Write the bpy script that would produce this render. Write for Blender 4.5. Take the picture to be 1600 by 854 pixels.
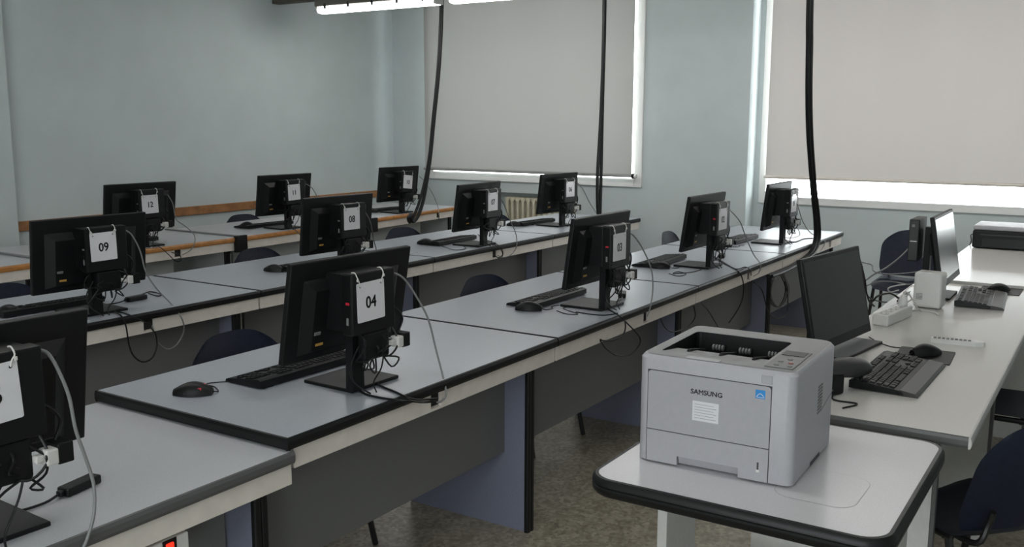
import bpy, bmesh, math, random
from mathutils import Vector, Matrix
random.seed(7)
S = bpy.context.scene
for o in list(bpy.data.objects): bpy.data.objects.remove(o, do_unlink=True)
COL = S.collection

# ------------------------------------------------------------------ camera
F_PX, CAMZ, DZ = 1492.1, 1.543, 0.74
YAW, PITCH, ROLL = 0.5704, 0.1574, 0.0036
fwd = Vector((math.cos(YAW)*math.cos(PITCH), math.sin(YAW)*math.cos(PITCH), -math.sin(PITCH)))
r0 = Vector((math.sin(YAW), -math.cos(YAW), 0)); u0 = r0.cross(fwd)
right = r0*math.cos(ROLL) + u0*math.sin(ROLL); up = u0*math.cos(ROLL) - r0*math.sin(ROLL)
CAM = Vector((0, 0, CAMZ))
cd = bpy.data.cameras.new('camera'); cam = bpy.data.objects.new('camera', cd); COL.objects.link(cam)
cd.sensor_width = 36; cd.lens = F_PX/1600*36; cd.clip_start = .05
m = Matrix.Identity(4)
for i, v in enumerate((right, up, -fwd)):
    for k in range(3): m[k][i] = v[k]
m.translation = CAM; cam.matrix_world = m; S.camera = cam

# ------------------------------------------------------------------ world, exposure
w = bpy.data.worlds.new('world'); S.world = w; w.use_nodes = True
bg = w.node_tree.nodes['Background']; bg.inputs[0].default_value = (.94, .97, 1.0, 1); bg.inputs[1].default_value = 11.5
S.view_settings.view_transform = 'Standard'; S.view_settings.look = 'None'
S.view_settings.gamma = 1; S.view_settings.use_curve_mapping = False
S.view_settings.exposure = 0.0
LAMP = 16.5
def portal(X, y0, y1, z0, z1, sx):      # marks where daylight enters, gives off no light of its own
    l = bpy.data.lights.new('daylight_portal', 'AREA'); l.shape = 'RECTANGLE'; l.size = z1-z0; l.size_y = y1-y0; l.cycles.is_portal = True
    o = bpy.data.objects.new('daylight_portal', l); COL.objects.link(o); o.location = (X, (y0+y1)/2, (z0+z1)/2)
    o.rotation_euler = (0, -math.pi/2*sx, 0)
portal(8.13, 3.6, 6.05, .95, 2.8, -1); portal(8.13, -.35, 2.65, .85, 2.8, -1)
portal(-2.61, -1.9, -.4, 1.0, 2.5, 1); portal(-2.61, .3, 1.8, 1.0, 2.5, 1)  # portals of the two added windows

# pixel -> world helpers (distance always from a plane the thing touches)
def ray(x, y): return right*((x-800)/F_PX) - up*((y-427)/F_PX) + fwd
def PZ(x, y, z=DZ):
    d = ray(x, y); return CAM + d*((z-CAMZ)/d.z)
def PY(x, y, Y):
    d = ray(x, y); return CAM + d*(Y/d.y)
def PX(x, y, X):
    d = ray(x, y); return CAM + d*(X/d.x)

# ------------------------------------------------------------------ materials
MATS = {}
def mat(name, col, rough=.5, metal=0, spec=.5, var=0, vscale=40, bump=0, bscale=200, emit=None, estr=0, coat=0, var2=None):
    if name in MATS: return MATS[name]
    m = bpy.data.materials.new(name); m.use_nodes = True; nt = m.node_tree; n = nt.nodes; l = nt.links
    b = n['Principled BSDF']
    b.inputs['Base Color'].default_value = (*col, 1); b.inputs['Roughness'].default_value = rough
    b.inputs['Metallic'].default_value = metal; b.inputs['Specular IOR Level'].default_value = spec
    b.inputs['Coat Weight'].default_value = coat
    tc = n.new('ShaderNodeTexCoord')
    if var:
        no = n.new('ShaderNodeTexNoise'); no.inputs['Scale'].default_value = vscale; no.inputs['Detail'].default_value = 4
        l.new(tc.outputs['Object'], no.inputs['Vector'])
        cr = n.new('ShaderNodeValToRGB')
        c2 = var2 if var2 else tuple(min(1, c*(1+var)) for c in col)
        c1 = tuple(c*(1-var) for c in col)
        cr.color_ramp.elements[0].position = .35; cr.color_ramp.elements[1].position = .65
        cr.color_ramp.elements[0].color = (*c1, 1); cr.color_ramp.elements[1].color = (*c2, 1)
        l.new(no.outputs['Fac'], cr.inputs[0]); l.new(cr.outputs[0], b.inputs['Base Color'])
    if bump:
        nb = n.new('ShaderNodeTexNoise'); nb.inputs['Scale'].default_value = bscale
        l.new(tc.outputs['Object'], nb.inputs['Vector'])
        bp = n.new('ShaderNodeBump'); bp.inputs['Strength'].default_value = bump; bp.inputs['Distance'].default_value = .002
        l.new(nb.outputs['Fac'], bp.inputs['Height']); l.new(bp.outputs[0], b.inputs['Normal'])
    if emit:
        b.inputs['Emission Color'].default_value = (*emit, 1); b.inputs['Emission Strength'].default_value = estr
    MATS[name] = m; return m

mat('wall_paint', (.545, .603, .607), .6, var=.03, vscale=3, bump=.25, bscale=120)
mat('ceiling_paint', (.72, .72, .70), .8, var=.02, vscale=5)
mat('wood_rail', (.33, .15, .055), .45, var=.25, vscale=14)
mat('orange_edge', (.46, .20, .055), .4, var=.18, vscale=25)
mat('desk_grey', (.375, .40, .445), .30, var=.06, vscale=260)
mat('desk_pale', (.50, .51, .535), .30, var=.05, vscale=260)
mat('desk_white', (.62, .60, .57), .2, var=.03, vscale=200)
mat('table_white', (.57, .56, .58), .26, var=.03, vscale=200)
mat('fascia', (.74, .68, .62), .45, var=.04, vscale=20)
mat('panel_grey', (.155, .155, .155), .5, var=.05, vscale=200)
mat('panel_light', (.42, .45, .46), .5, var=.05, vscale=200)
mat('panel_blue', (.185, .195, .265), .5, var=.06, vscale=200)
mat('panel_white', (.55, .54, .52), .5, var=.03, vscale=60)
mat('black_edge', (.006, .0065, .007), .42, spec=.35, bump=.1, bscale=300)
mat('grey_edge', (.10, .10, .10), .4)
mat('tray_dark', (.010, .010, .010), .7)
mat('black_plastic', (.0055, .006, .0065), .45, spec=.3, bump=.15, bscale=600)
mat('black_gloss', (.006, .006, .0065), .3, spec=.35)
mat('screen', (.018, .019, .018), .22)
mat('key_black', (.006, .006, .0065), .5, spec=.25)
mat('dark_grey', (.035, .035, .036), .45)
mat('blind_bar', (.33, .33, .32), .45)
mat('rest_grey', (.045, .043, .04), .45)
mat('mid_grey', (.16, .16, .16), .5)
mat('cable_black', (.006, .006, .007), .45, spec=.35)
mat('cable_grey', (.20, .205, .205), .5)
mat('cable_white', (.62, .60, .58), .45)
mat('white_plastic', (.66, .65, .63), .4, var=.02, vscale=30)
mat('card_white', (.70, .69, .72), .22, var=.02, vscale=12, bump=.25, bscale=18)
mat('ink', (.012, .012, .014), .5)
mat('red', (.55, .02, .04), .4)
mat('yellow_label', (.5, .28, .06), .5)
mat('chair_blue', (.024, .031, .058), .5, var=.12, vscale=60, bump=.1, bscale=300)
mat('steel_black', (.012, .012, .012), .4, metal=.0)
mat('frame_white', (.78, .78, .77), .4)
mat('radiator', (.62, .57, .44), .4, var=.04, vscale=20)
mat('printer_grey', (.385, .375, .40), .42, var=.02, vscale=60, bump=.12, bscale=900)
mat('printer_top', (.24, .24, .245), .45, bump=.12, bscale=900)
mat('printer_dark', (.13, .13, .135), .4)
mat('button_red', (.28, .09, .08), .45)
mat('groove', (.05, .05, .055), .6)
mat('sticker_blue', (.03, .25, .62), .4)
mat('lamp_body', (.16, .15, .13), .5)
mat('channel', (.10, .09, .075), .6, var=.15, vscale=20)
mat('lamp_lens', (.9, .9, .9), .4, emit=(1, .985, .96), estr=LAMP)
mat('red_light', (.6, .03, .02), .4, emit=(1, .03, .01), estr=1.1)
mat('metal', (.45, .45, .45), .35, metal=1)

def terrazzo():
    m = bpy.data.materials.new('terrazzo'); m.use_nodes = True; nt = m.node_tree; n = nt.nodes; l = nt.links
    b = n['Principled BSDF']; b.inputs['Roughness'].default_value = .35
    tc = n.new('ShaderNodeTexCoord'); v = n.new('ShaderNodeTexVoronoi'); v.inputs['Scale'].default_value = 70
    l.new(tc.outputs['Object'], v.inputs['Vector'])
    cr = n.new('ShaderNodeValToRGB'); e = cr.color_ramp.elements
    e[0].color = (.24, .21, .16, 1); e[1].color = (.46, .41, .335, 1)
    for p, c in ((.35, (.31, .275, .21)), (.6, (.36, .32, .25)), (.8, (.41, .365, .295))):
        k = e.new(p); k.color = (*c, 1)
    sp = n.new('ShaderNodeSeparateColor'); l.new(v.outputs['Color'], sp.inputs[0]); l.new(sp.outputs[0], cr.inputs[0])
    no = n.new('ShaderNodeTexNoise'); no.inputs['Scale'].default_value = 9; no.inputs['Detail'].default_value = 8
    l.new(tc.outputs['Object'], no.inputs['Vector'])
    mx = n.new('ShaderNodeMix'); mx.data_type = 'RGBA'; mx.blend_type = 'MULTIPLY'; mx.inputs[0].default_value = .7
    c2 = n.new('ShaderNodeValToRGB'); c2.color_ramp.elements[0].position = .3; c2.color_ramp.elements[1].position = .7
    c2.color_ramp.elements[0].color = (.55, .53, .48, 1); c2.color_ramp.elements[1].color = (1, 1, 1, 1)
    l.new(no.outputs['Fac'], c2.inputs[0]); l.new(cr.outputs[0], mx.inputs[6]); l.new(c2.outputs[0], mx.inputs[7])
    l.new(mx.outputs[2], b.inputs['Base Color']); MATS['terrazzo'] = m
terrazzo()

def blind_mat(name, dcol, tcol):
    m = bpy.data.materials.new(name); m.use_nodes = True; nt = m.node_tree; n = nt.nodes; l = nt.links
    n.remove(n['Principled BSDF']); out = n['Material Output']
    d = n.new('ShaderNodeBsdfDiffuse'); t = n.new('ShaderNodeBsdfTranslucent'); a = n.new('ShaderNodeAddShader')
    d.inputs[0].default_value = (*dcol, 1)
    tc = n.new('ShaderNodeTexCoord'); mp = n.new('ShaderNodeMapping'); mp.inputs['Scale'].default_value = (1, 9, .5)
    no = n.new('ShaderNodeTexNoise'); no.inputs['Scale'].default_value = .8
    l.new(tc.outputs['Object'], mp.inputs[0]); l.new(mp.outputs[0], no.inputs['Vector'])
    cr = n.new('ShaderNodeValToRGB'); cr.color_ramp.elements[0].position = .3; cr.color_ramp.elements[1].position = .7
    cr.color_ramp.elements[0].color = (*[c*.93 for c in tcol], 1); cr.color_ramp.elements[1].color = (*[c*1.05 for c in tcol], 1)
    l.new(no.outputs['Fac'], cr.inputs[0]); l.new(cr.outputs[0], t.inputs[0])
    l.new(d.outputs[0], a.inputs[0]); l.new(t.outputs[0], a.inputs[1]); l.new(a.outputs[0], out.inputs[0]); MATS[name] = m
blind_mat('blind_grey', (.42, .42, .40), (.0188, .0186, .0177))
blind_mat('blind_warm', (.45, .43, .41), (.0268, .0242, .0231))
def pane_mat():
    m = bpy.data.materials.new('pane'); m.use_nodes = True; nt = m.node_tree; n = nt.nodes; l = nt.links
    n.remove(n['Principled BSDF']); t = n.new('ShaderNodeBsdfTransparent'); g = n.new('ShaderNodeBsdfGlossy')
    g.inputs['Roughness'].default_value = .02; t.inputs[0].default_value = (.95, .97, .96, 1)
    x = n.new('ShaderNodeMixShader'); x.inputs[0].default_value = .06
    l.new(t.outputs[0], x.inputs[1]); l.new(g.outputs[0], x.inputs[2]); l.new(x.outputs[0], n['Material Output'].inputs[0]); MATS['pane'] = m
pane_mat()

WHERE = {'05': 'card 05, on the lower desk', '04': 'card 04, beside the lower desk', '03': 'card 03, second along from the lower desk', '02': 'card 02, third along from the lower desk',
         '01': 'card 01, by the thick cable bundle', '09': 'card 09, middle row, fourth from the radiator', '08': 'card 08, middle row, third from the radiator', '07': 'card 07, middle row, second from the radiator',
         '06': 'card 06, middle row, closest to the radiator', '12': 'card 12, orange-edged row, third from the corner', '11': 'card 11, orange-edged row, second from the corner', '10': 'card 10, orange-edged row, closest to the corner'}
def where(n): return WHERE[n]

# ------------------------------------------------------------------ mesh helpers
class MB:
    def __init__(s): s.bm = bmesh.new()
    def box(s, x0, x1, y0, y1, z0, z1, bev=0, seg=2, M=None):
        g = bmesh.ops.create_cube(s.bm, size=1); vs = g['verts']
        T = Matrix.Translation(((x0+x1)/2, (y0+y1)/2, (z0+z1)/2)) @ Matrix.Diagonal((abs(x1-x0), abs(y1-y0), abs(z1-z0), 1))
        if M is not None: T = M @ T
        bmesh.ops.transform(s.bm, matrix=T, verts=vs)
        if bev:
            ed = list({e for v in vs for e in v.link_edges})
            bmesh.ops.bevel(s.bm, geom=ed, offset=bev, segments=seg, affect='EDGES', profile=.5)
        return s
    def hexa(s, pts):
        v = [s.bm.verts.new(p) for p in pts]
        for f in ((3,2,1,0),(4,5,6,7),(0,1,5,4),(1,2,6,5),(2,3,7,6),(3,0,4,7)): s.bm.faces.new([v[i] for i in f])
        return s
    def prism(s, poly, a, b, axis='z', M=None):
        def pt(p, h):
            q = {'z': (p[0], p[1], h), 'y': (p[0], h, p[1]), 'x': (h, p[0], p[1])}[axis]
            return M @ Vector(q) if M is not None else Vector(q)
        lo = [s.bm.verts.new(pt(p, a)) for p in poly]; hi = [s.bm.verts.new(pt(p, b)) for p in poly]
        n = len(poly)
        f1 = s.bm.faces.new(lo); f2 = s.bm.faces.new(hi)
        for i in range(n): s.bm.faces.new((lo[i], lo[(i+1) % n], hi[(i+1) % n], hi[i]))
        return s
    def tube(s, pts, r, n=8, smooth=4, closed=False):
        P = catmull([Vector(p) for p in pts], smooth) if smooth and len(pts) > 2 else [Vector(p) for p in pts]
        rings = []; prev = None
        for i, p in enumerate(P):
            t = (P[min(i+1, len(P)-1)] - P[max(i-1, 0)])
            if t.length < 1e-9: t = Vector((0, 0, 1))
            t.normalize()
            if prev is None:
                a = Vector((0, 0, 1)) if abs(t.z) < .9 else Vector((1, 0, 0))
                u = t.cross(a).normalized()
            else:
                u = prev - t*prev.dot(t)
                u = u.normalized() if u.length > 1e-6 else t.orthogonal().normalized()
            prev = u; v = t.cross(u)
            rr = r(i/(len(P)-1)) if callable(r) else r
            rings.append([s.bm.verts.new(p + (u*math.cos(k*2*math.pi/n) + v*math.sin(k*2*math.pi/n))*rr) for k in range(n)])
        for a, b in zip(rings, rings[1:]):
            for k in range(n): s.bm.faces.new((a[k], a[(k+1) % n], b[(k+1) % n], b[k]))
        s.bm.faces.new(rings[0][::-1]); s.bm.faces.new(rings[-1]); return s
    def lathe(s, prof, n=24, M=None):
        rings = []
        for rad, z in prof:
            rings.append([s.bm.verts.new((M @ Vector((rad*math.cos(k*2*math.pi/n), rad*math.sin(k*2*math.pi/n), z))) if M is not None else Vector((rad*math.cos(k*2*math.pi/n), rad*math.sin(k*2*math.pi/n), z))) for k in range(n)])
        for a, b in zip(rings, rings[1:]):
            for k in range(n): s.bm.faces.new((a[k], a[(k+1) % n], b[(k+1) % n], b[k]))
        s.bm.faces.new(rings[0][::-1]); s.bm.faces.new(rings[-1]); return s
    def surf(s, f, nu, nv, thick):
        g = [[s.bm.verts.new(f(i/nu, j/nv)) for j in range(nv+1)] for i in range(nu+1)]
        fs = [s.bm.faces.new((g[i][j], g[i+1][j], g[i+1][j+1], g[i][j+1])) for i in range(nu) for j in range(nv)]
        if thick: bmesh.ops.solidify(s.bm, geom=fs, thickness=thick)
        return s
    def xf(s, M): bmesh.ops.transform(s.bm, matrix=M, verts=s.bm.verts); return s
    def build(s, name, material, parent=None, smooth=False):
        bmesh.ops.recalc_face_normals(s.bm, faces=s.bm.faces)
        me = bpy.data.meshes.new(name); s.bm.to_mesh(me); s.bm.free()
        me.materials.append(MATS[material])
        if smooth:
            for p in me.polygons: p.use_smooth = True
            try: me.set_sharp_from_angle(angle=math.radians(38))
            except Exception: pass
        o = bpy.data.objects.new(name, me); COL.objects.link(o); o.parent = parent; return o

def catmull(P, n):
    out = []
    Q = [P[0]*2-P[1]] + P + [P[-1]*2-P[-2]]
    for i in range(1, len(Q)-2):
        a, b, c, d = Q[i-1:i+3]
        for k in range(n):
            t = k/n
            out.append(.5*((2*b) + (c-a)*t + (2*a-5*b+4*c-d)*t*t + (3*b-a-3*c+d)*t**3))
    out.append(P[-1]); return out
def rrect(x0, x1, y0, y1, r, n=6):
    rs = r if isinstance(r, (list, tuple)) else [r]*4   # corners: (x1,y1),(x0,y1),(x0,y0),(x1,y0)
    out = []
    for (cx, cy, a0), rr in zip(((x1, y1, 0), (x0, y1, 90), (x0, y0, 180), (x1, y0, 270)), rs):
        sx = -1 if cx == x1 else 1; sy = -1 if cy == y1 else 1
        if rr <= 0: out.append((cx, cy)); continue
        for k in range(n+1):
            a = math.radians(a0 + 90*k/n); out.append((cx+sx*rr+rr*math.cos(a), cy+sy*rr+rr*math.sin(a)))
    return out
def tag(o, label, cat, group=None, kind=None):
    o['label'] = label
    o['category'] = cat
    if group: o['group'] = group
    if kind: o['kind'] = kind
    return o
def struct(o, label=None):
    o['kind'] = 'structure'
    if label: o['label'] = label
    return o
def thing(name, loc, rz, label, cat, group=None):
    o = bpy.data.objects.new(name, None); COL.objects.link(o); o.empty_display_size = .1
    o.location = loc; o.rotation_euler = (0, 0, rz); return tag(o, label, cat, group)
def text_mesh(txt, size, material, parent, M, name='lettering', depth=.0004, bold=0, sx=1, thick=0):
    cu = bpy.data.curves.new('t', 'FONT'); cu.body = txt; cu.size = size; cu.align_x = 'CENTER'; cu.align_y = 'CENTER'
    cu.extrude = depth; cu.offset = bold; cu.resolution_u = 3
    t = bpy.data.objects.new('t', cu); COL.objects.link(t)
    dg = bpy.context.evaluated_depsgraph_get(); me = bpy.data.meshes.new_from_object(t.evaluated_get(dg))
    bpy.data.objects.remove(t, do_unlink=True)
    me.transform(Matrix.Diagonal((sx, 1, 1, 1)))
    if thick:
        b = bmesh.new()
        for dx, dy in ((-thick, 0), (thick, 0), (0, thick), (0, -thick)):
            n0 = len(b.verts); b.from_mesh(me); b.verts.ensure_lookup_table()
            for v in b.verts[n0:]: v.co.x += dx; v.co.y += dy
        b.to_mesh(me); b.free()
    me.transform(M); me.materials.clear(); me.materials.append(MATS[material])
    o = bpy.data.objects.new(name, me); COL.objects.link(o); o.parent = parent; return o

# ------------------------------------------------------------------ the room
XW, XR, YL, YR, XN, ZC = 7.80, 8.00, 6.48, -2.6, -2.4, 3.0
PIL = 2.677                       # where the pier between the windows ends
struct(MB().box(XN-.2, XR+.3, YR-.2, YL+.2, -.1, 0).build('floor', 'terrazzo'), 'beige terrazzo floor')
struct(MB().box(XN-.2, XR+.3, YR-.2, YL+.2, ZC, ZC+.1).build('ceiling', 'ceiling_paint'))
wl = struct(MB().box(XN-.2, XR+.3, YL, YL+.2, 0, ZC).build('wall_left', 'wall_paint'), 'pale blue-grey painted wall')
struct(MB().box(2.95, 3.665, YL-.10, YL, 0, ZC, .004).build('trim_1', 'wall_paint'), 'shallow painted pier on the left wall')
struct(MB().box(XN-.2, XR+.3, YR-.2, YR, 0, ZC).build('wall_right', 'wall_paint'))
WN = ((-1.9, -.4, 1.0, 2.5), (.3, 1.8, 1.0, 2.5))   # windows added out of view to light printer and desks from behind
b = MB(); b.box(XN-.2, XN, YR, YL, 0, 1.0); b.box(XN-.2, XN, YR, YL, 2.5, ZC)
for a, c in ((YR, -1.9), (-.4, .3), (1.8, YL)): b.box(XN-.2, XN, a, c, 1.0, 2.5)
struct(b.build('wall_near', 'wall_paint'))
# far wall: window 1 bay in plane XW, window 2 bay set back to XR
W1 = (3.66, 5.99, 1.0, 2.76)      # opening y0,y1,z0,z1
W2 = (-.30, 2.60, .90, 2.76)
NI = (4.30, 5.62, 0.0, .865, .13) # radiator niche y0,y1,z0,z1,depth
b = MB(); T = .32
b.box(XW, XW+T, PIL, NI[0], 0, W1[2]); b.box(XW, XW+T, NI[1], YL, 0, W1[2])
b.box(XW, XW+T, NI[0], NI[1], NI[3], W1[2]); b.box(XW+NI[4], XW+T, NI[0], NI[1], 0, NI[3])
b.box(XW, XW+T, PIL, W1[0], W1[2], ZC); b.box(XW, XW+T, W1[1], YL, W1[2], ZC); b.box(XW, XW+T, W1[0], W1[1], W1[3], ZC)
b.box(XR, XW+T, YR, PIL, 0, W2[2]); b.box(XR, XW+T, YR, W2[0], W2[2], ZC); b.box(XR, XW+T, W2[1], PIL, W2[2], ZC); b.box(XR, XW+T, W2[0], W2[1], W2[3], ZC)
struct(b.build('wall_far', 'wall_paint'), 'window wall with a projecting pier')
rail = MB().box(3.70, XW, YL-.02, YL, .775, .845, .003)
struct(rail.build('trim_2', 'wood_rail'), 'brown wooden chair rail board on the left wall')

def window(name, X, W, label):
    y0, y1, z0, z1 = W; f = .045 if X < XR else .03
    fr = MB()
    for a in ((y0-.03, y0+f, z0-.03, z1+.03), (y1-f, y1+.03, z0-.03, z1+.03), (y0+f, y1-f, z0-.03, z0+f), (y0+f, y1-f, z1-f, z1+.03)):
        fr.box(X-.02, X+.06, a[0], a[1], a[2], a[3], .004)
    o = struct(fr.build(name, 'frame_white'), label)
    n = 1
    for k in range(n):
        a = y0+f+(y1-y0-2*f)*k/n; c = y0+f+(y1-y0-2*f)*(k+1)/n
        MB().box(X+.036, X+.040, a, c, z0+f, z1-f).build('pane', 'pane', o)
        if k and n == 9: MB().box(X+.02, X+.056, a-.03, a+.03, z0+f, z1-f, .003).build('mullion', 'frame_white', o)
    return o
window('window_1', XW, W1, 'white framed window behind the grey roller blind')
window('window_2', XR, W2, 'wide white framed window behind the warm grey roller blind')
window('added_window_1', XN-.1, WN[0], 'added bare window opposite the blinds, lighting the printer side')
window('added_window_2', XN-.1, WN[1], 'added bare window opposite the blinds, lighting the printer side')
struct(MB().box(XR-.03, XR+.05, -.28, 2.58, .962, .968).build('trim_3', 'panel_white'), 'thin horizontal window bar')

def blind(X, y0, y1, z0, z1, mt, label, knob):
    t = thing('roller_blind', (X, (y0+y1)/2, z0), 0, label, 'blind', 'roller blinds'); h = (y1-y0)/2
    MB().surf(lambda u, v: Vector((.004*math.sin(u*9)*(1-v), -h+2*h*u, (z1-z0)*v)), 24, 6, 0).build('fabric', mt, t, True)
    MB().tube([(0, -h-.012, 0), (0, h+.012, 0)], .014, 12, 0).build('bottom_bar', 'fascia' if mt == 'blind_warm' else 'blind_bar', t, True)
    MB().tube([(0, -h, z1-z0), (0, h, z1-z0)], .03, 14, 0).build('roller_tube', 'frame_white', t, True)
    for yy in (-h-.02, h): MB().box(-.02, .06, yy, yy+.012, z1-z0-.04, z1-z0+.04, .004).build('bracket', 'frame_white', t)
    if knob:
        MB().tube([(-.002, -h-.03, 0), (-.002, -h-.008, 0)], .024, 16, 0).build('end_cap', 'black_plastic', t, True)
        MB().tube([(-.002, -h-.048, 0), (-.002, -h-.031, 0)], .020, 16, 0).build('end_knob', 'frame_white', t, True)
    return t
blind(7.735, 3.705, 6.015, 1.072, 2.80, 'blind_grey', 'grey roller blind over the window above the radiator', True)
blind(7.93, -.42, 2.560, 1.095, 2.80, 'blind_warm', 'warm grey roller blind over the bright wide window', False)

# radiator in the niche
rd = thing('radiator', (XW+.045, 4.70, 0), 0, 'cream cast iron column radiator in the niche under the window', 'radiator')
for k in range(13):
    y = -.36+k*.06; s = MB()
    for xx in (-.045, 0.0, .045): s.tube([(xx, y, .14), (xx, y, .80)], .0155, 8, 0)
    s.tube([(-.055, y, .80), (.055, y, .80)], .024, 10, 0); s.tube([(-.055, y, .14), (.055, y, .14)], .024, 10, 0)
    if k in (0, 12): s.box(-.05, -.02, y-.014, y+.014, 0, .14); s.box(.02, .05, y-.014, y+.014, 0, .14)
    s.build('column', 'radiator', rd, True)

# ceiling channel and lamps
XL = 6.2
ch = thing('lamp_channel', (XL, YL, 2.560), 0, 'dark steel channel carrying the ceiling lamps to the left wall', 'channel')
MB().box(-.045, .045, -8.9, -.01, 0, .05, .004).build('channel', 'channel', ch)
for yy in (-.6, -2.6, -4.6, -6.6): MB().tube([(0, yy, .05), (0, yy, ZC-2.560)], .006, 8, 0).build('hanger_rod', 'metal', ch)
def lamp(x, y, z, label, grp):
    t = thing('batten_lamp', (x, y, z), 0, label, 'lamp', grp)
    lb_ = MB().prism(rrect(-.065, .065, .052, .112, .012), -.64, .64, 'y').build('body', 'lamp_body', t)
    MB().prism([(-.055, .052), (-.062, .03), (-.045, .004), (-.02, 0), (.02, 0), (.045, .004), (.062, .03), (.055, .052)], -.615, .615, 'y').build('lens', 'lamp_lens', t)
    for s in (-1, 1): MB().box(-.058, .058, s*.615, s*.635, .004, .054, .006).build('end_cap', 'white_plastic', t)
    for k in range(5):
        for s in (-1, 1): MB().box(s*.063, s*.071, -.52+k*.26-.012, -.52+k*.26+.012, .03, .075, .002).build('clip', 'dark_grey', lb_)
    return t
lz = 2.447
for k in range(5):
    lamp(XL, 5.30-1.39*k, lz, 'lit batten lamp on the dark channel, %s the left wall' % ('next to', 'second from', 'third from', 'fourth from', 'fifth from')[k], 'ceiling lamps')
for k in range(4):  # extra lamps out of view, added to light the near desks
    if k < 3: lamp(2.1, 4.9-1.9*k, ZC-.112, 'added batten lamp lighting the near desks from the ceiling, %s the left wall' % ('next to', 'second from', 'third from', '')[k], 'ceiling lamps')

# ------------------------------------------------------------------ desks
def edge_poly(t, r):  # bullnose profile in (out, z): out = how far past the top
    return [(0, -t), (r*.6, -t*.95), (r, -t*.7), (r, -t*.3), (r*.6, -t*.05), (0, 0)]
def desk(x0, x1, y0, y1, z, label, group, top='desk_grey', edge='black_edge', fascia=True, notches=(), legs=(), modesty='panel_grey', leg='panel_blue', rot=0, t0=.006, mod_z0=.30, mod_x=None, clamp=False, gap=.0035):
    L, W = x1-x0, y1-y0
    t = thing('desk', (x0, y0, 0), rot, label, 'desk', group)
    e = .008; TH = .034
    MB().box(gap+e, L-gap-e, e, W-e, z-TH+.001, z).build('top', top, t)
    # edge strips: front, back, two ends
    for nm, M in (('front', Matrix.Translation((0, e, z)) @ Matrix.Rotation(math.pi, 4, 'Z')), ('back', Matrix.Translation((0, W-e, z)))):
        p = MB(); pr = edge_poly(TH, e); sg = -1 if nm == 'front' else 1; yb = e if nm == 'front' else W-e
        p.prism([(yb+sg*a, z+c) for a, c in pr], gap, L-gap, 'x'); p.build('edge_strip', edge, t)
    for xb, sg in ((gap+e, -1), (L-gap-e, 1)):
        p = MB(); p.prism([(xb+sg*a, z+c) for a, c in edge_poly(TH, e)], e, W-e, 'y'); p.build('edge_strip', 'black_edge' if edge == 'orange_edge' else edge, t)
    if fascia:
        zt, zb = z-TH, z-TH-.057; yf = .014; f = MB()
        ns = sorted([n-x0 for n in notches])
        segs = []; a = t0
        for n in ns: segs.append((a, n-.027)); a = n+.027
        segs.append((a, L-.006))
        for s0, s1 in segs: f.box(s0, s1, yf, yf+.012, zb, zt)
        for n in ns: f.box(n-.027, n+.027, yf, yf+.012, zb, zb+.008)
        f.box(t0, L-.006, yf+.012, yf+.11, zb, zb+.010)
        f.build('cable_tray', 'fascia', t)
        MB().box(t0+.002, L-.008, yf+.0125, yf+.108, zb+.0105, zt-.001).build('tray_liner', 'tray_dark', t)
    for lx in legs:
        a = lx-x0
        lpn = MB().box(a, a+.024, .068, .625, 0, z-TH, .001).build('leg_panel', leg, t)
        g = MB()
        g.prism(rrect(a-.008, a+.014, .048, .068, .006, 3), 0, z-TH-.0005); g.prism(rrect(a+.015, a+.037, .048, .068, .006, 3), 0, z-TH-.0005)  # second black ridge stands in for the shadow beside the leg edge
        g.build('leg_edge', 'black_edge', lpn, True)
    if modesty:
        ma, mb = mod_x if mod_x else (.03, L-.12)
        MB().box(ma, mb, .16, .178, mod_z0, z-TH, .001).build('modesty_panel', modesty, t)
    if clamp:
        MB().box(L-.05, L+.05, -.018, .012, z-.105, z+.012, .004).build('cable_clamp', 'black_plastic', t)
        MB().box(L-.018, L+.012, .012, W-.02, z+.0005, z+.010, .002).build('cover_strip', 'cable_grey', t)
    return t

YA, WA = 1.748, .815
ax = [1.662, 3.051, 4.450, 5.872, 7.318]
A_names = ['04', '03', '02', '01']
A_notch = [PY(687, 624, YA).x, PY(1014, 493, YA).x, PY(1174, 432, YA).x, PY(1300, 385, YA).x]
for k in range(4):
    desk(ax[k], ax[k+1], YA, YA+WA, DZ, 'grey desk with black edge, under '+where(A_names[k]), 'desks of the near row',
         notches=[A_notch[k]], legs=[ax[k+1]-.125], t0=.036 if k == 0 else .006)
# lower desk of card 05
desk(.22, 1.686, YA-.008, YA+WA-.005, DZ-.0355, 'pale grey desk, slightly lower, carrying card 05', 'desks of the near row', top='desk_pale', edge='grey_edge', legs=[1.592], mod_x=(.03, 1.36))
YB = 3.447; bxs = [1.742, 3.146, 4.517, 5.940, 7.398]
B_names = ['09', '08', '07', '06']
B_notch = [PY(236, 505, YB).x, bxs[1]+.84, PY(776, 396, YB).x, bxs[3]+.84]
for k in range(4):
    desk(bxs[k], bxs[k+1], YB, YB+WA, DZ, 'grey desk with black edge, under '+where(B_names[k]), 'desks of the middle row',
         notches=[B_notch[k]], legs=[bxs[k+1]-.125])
cxs = [1.78, 3.17, 4.60, 6.06, 7.47]; cys = [5.20, 5.19, 5.185, 5.27]
crot = [0, 0, math.radians(2.0), math.radians(4.5)]
C_names = [None, '12', '11', '10']
C_notch = [None, PY(282, 396, 5.18).x, None, PY(686, 347, 5.36).x]
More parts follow.
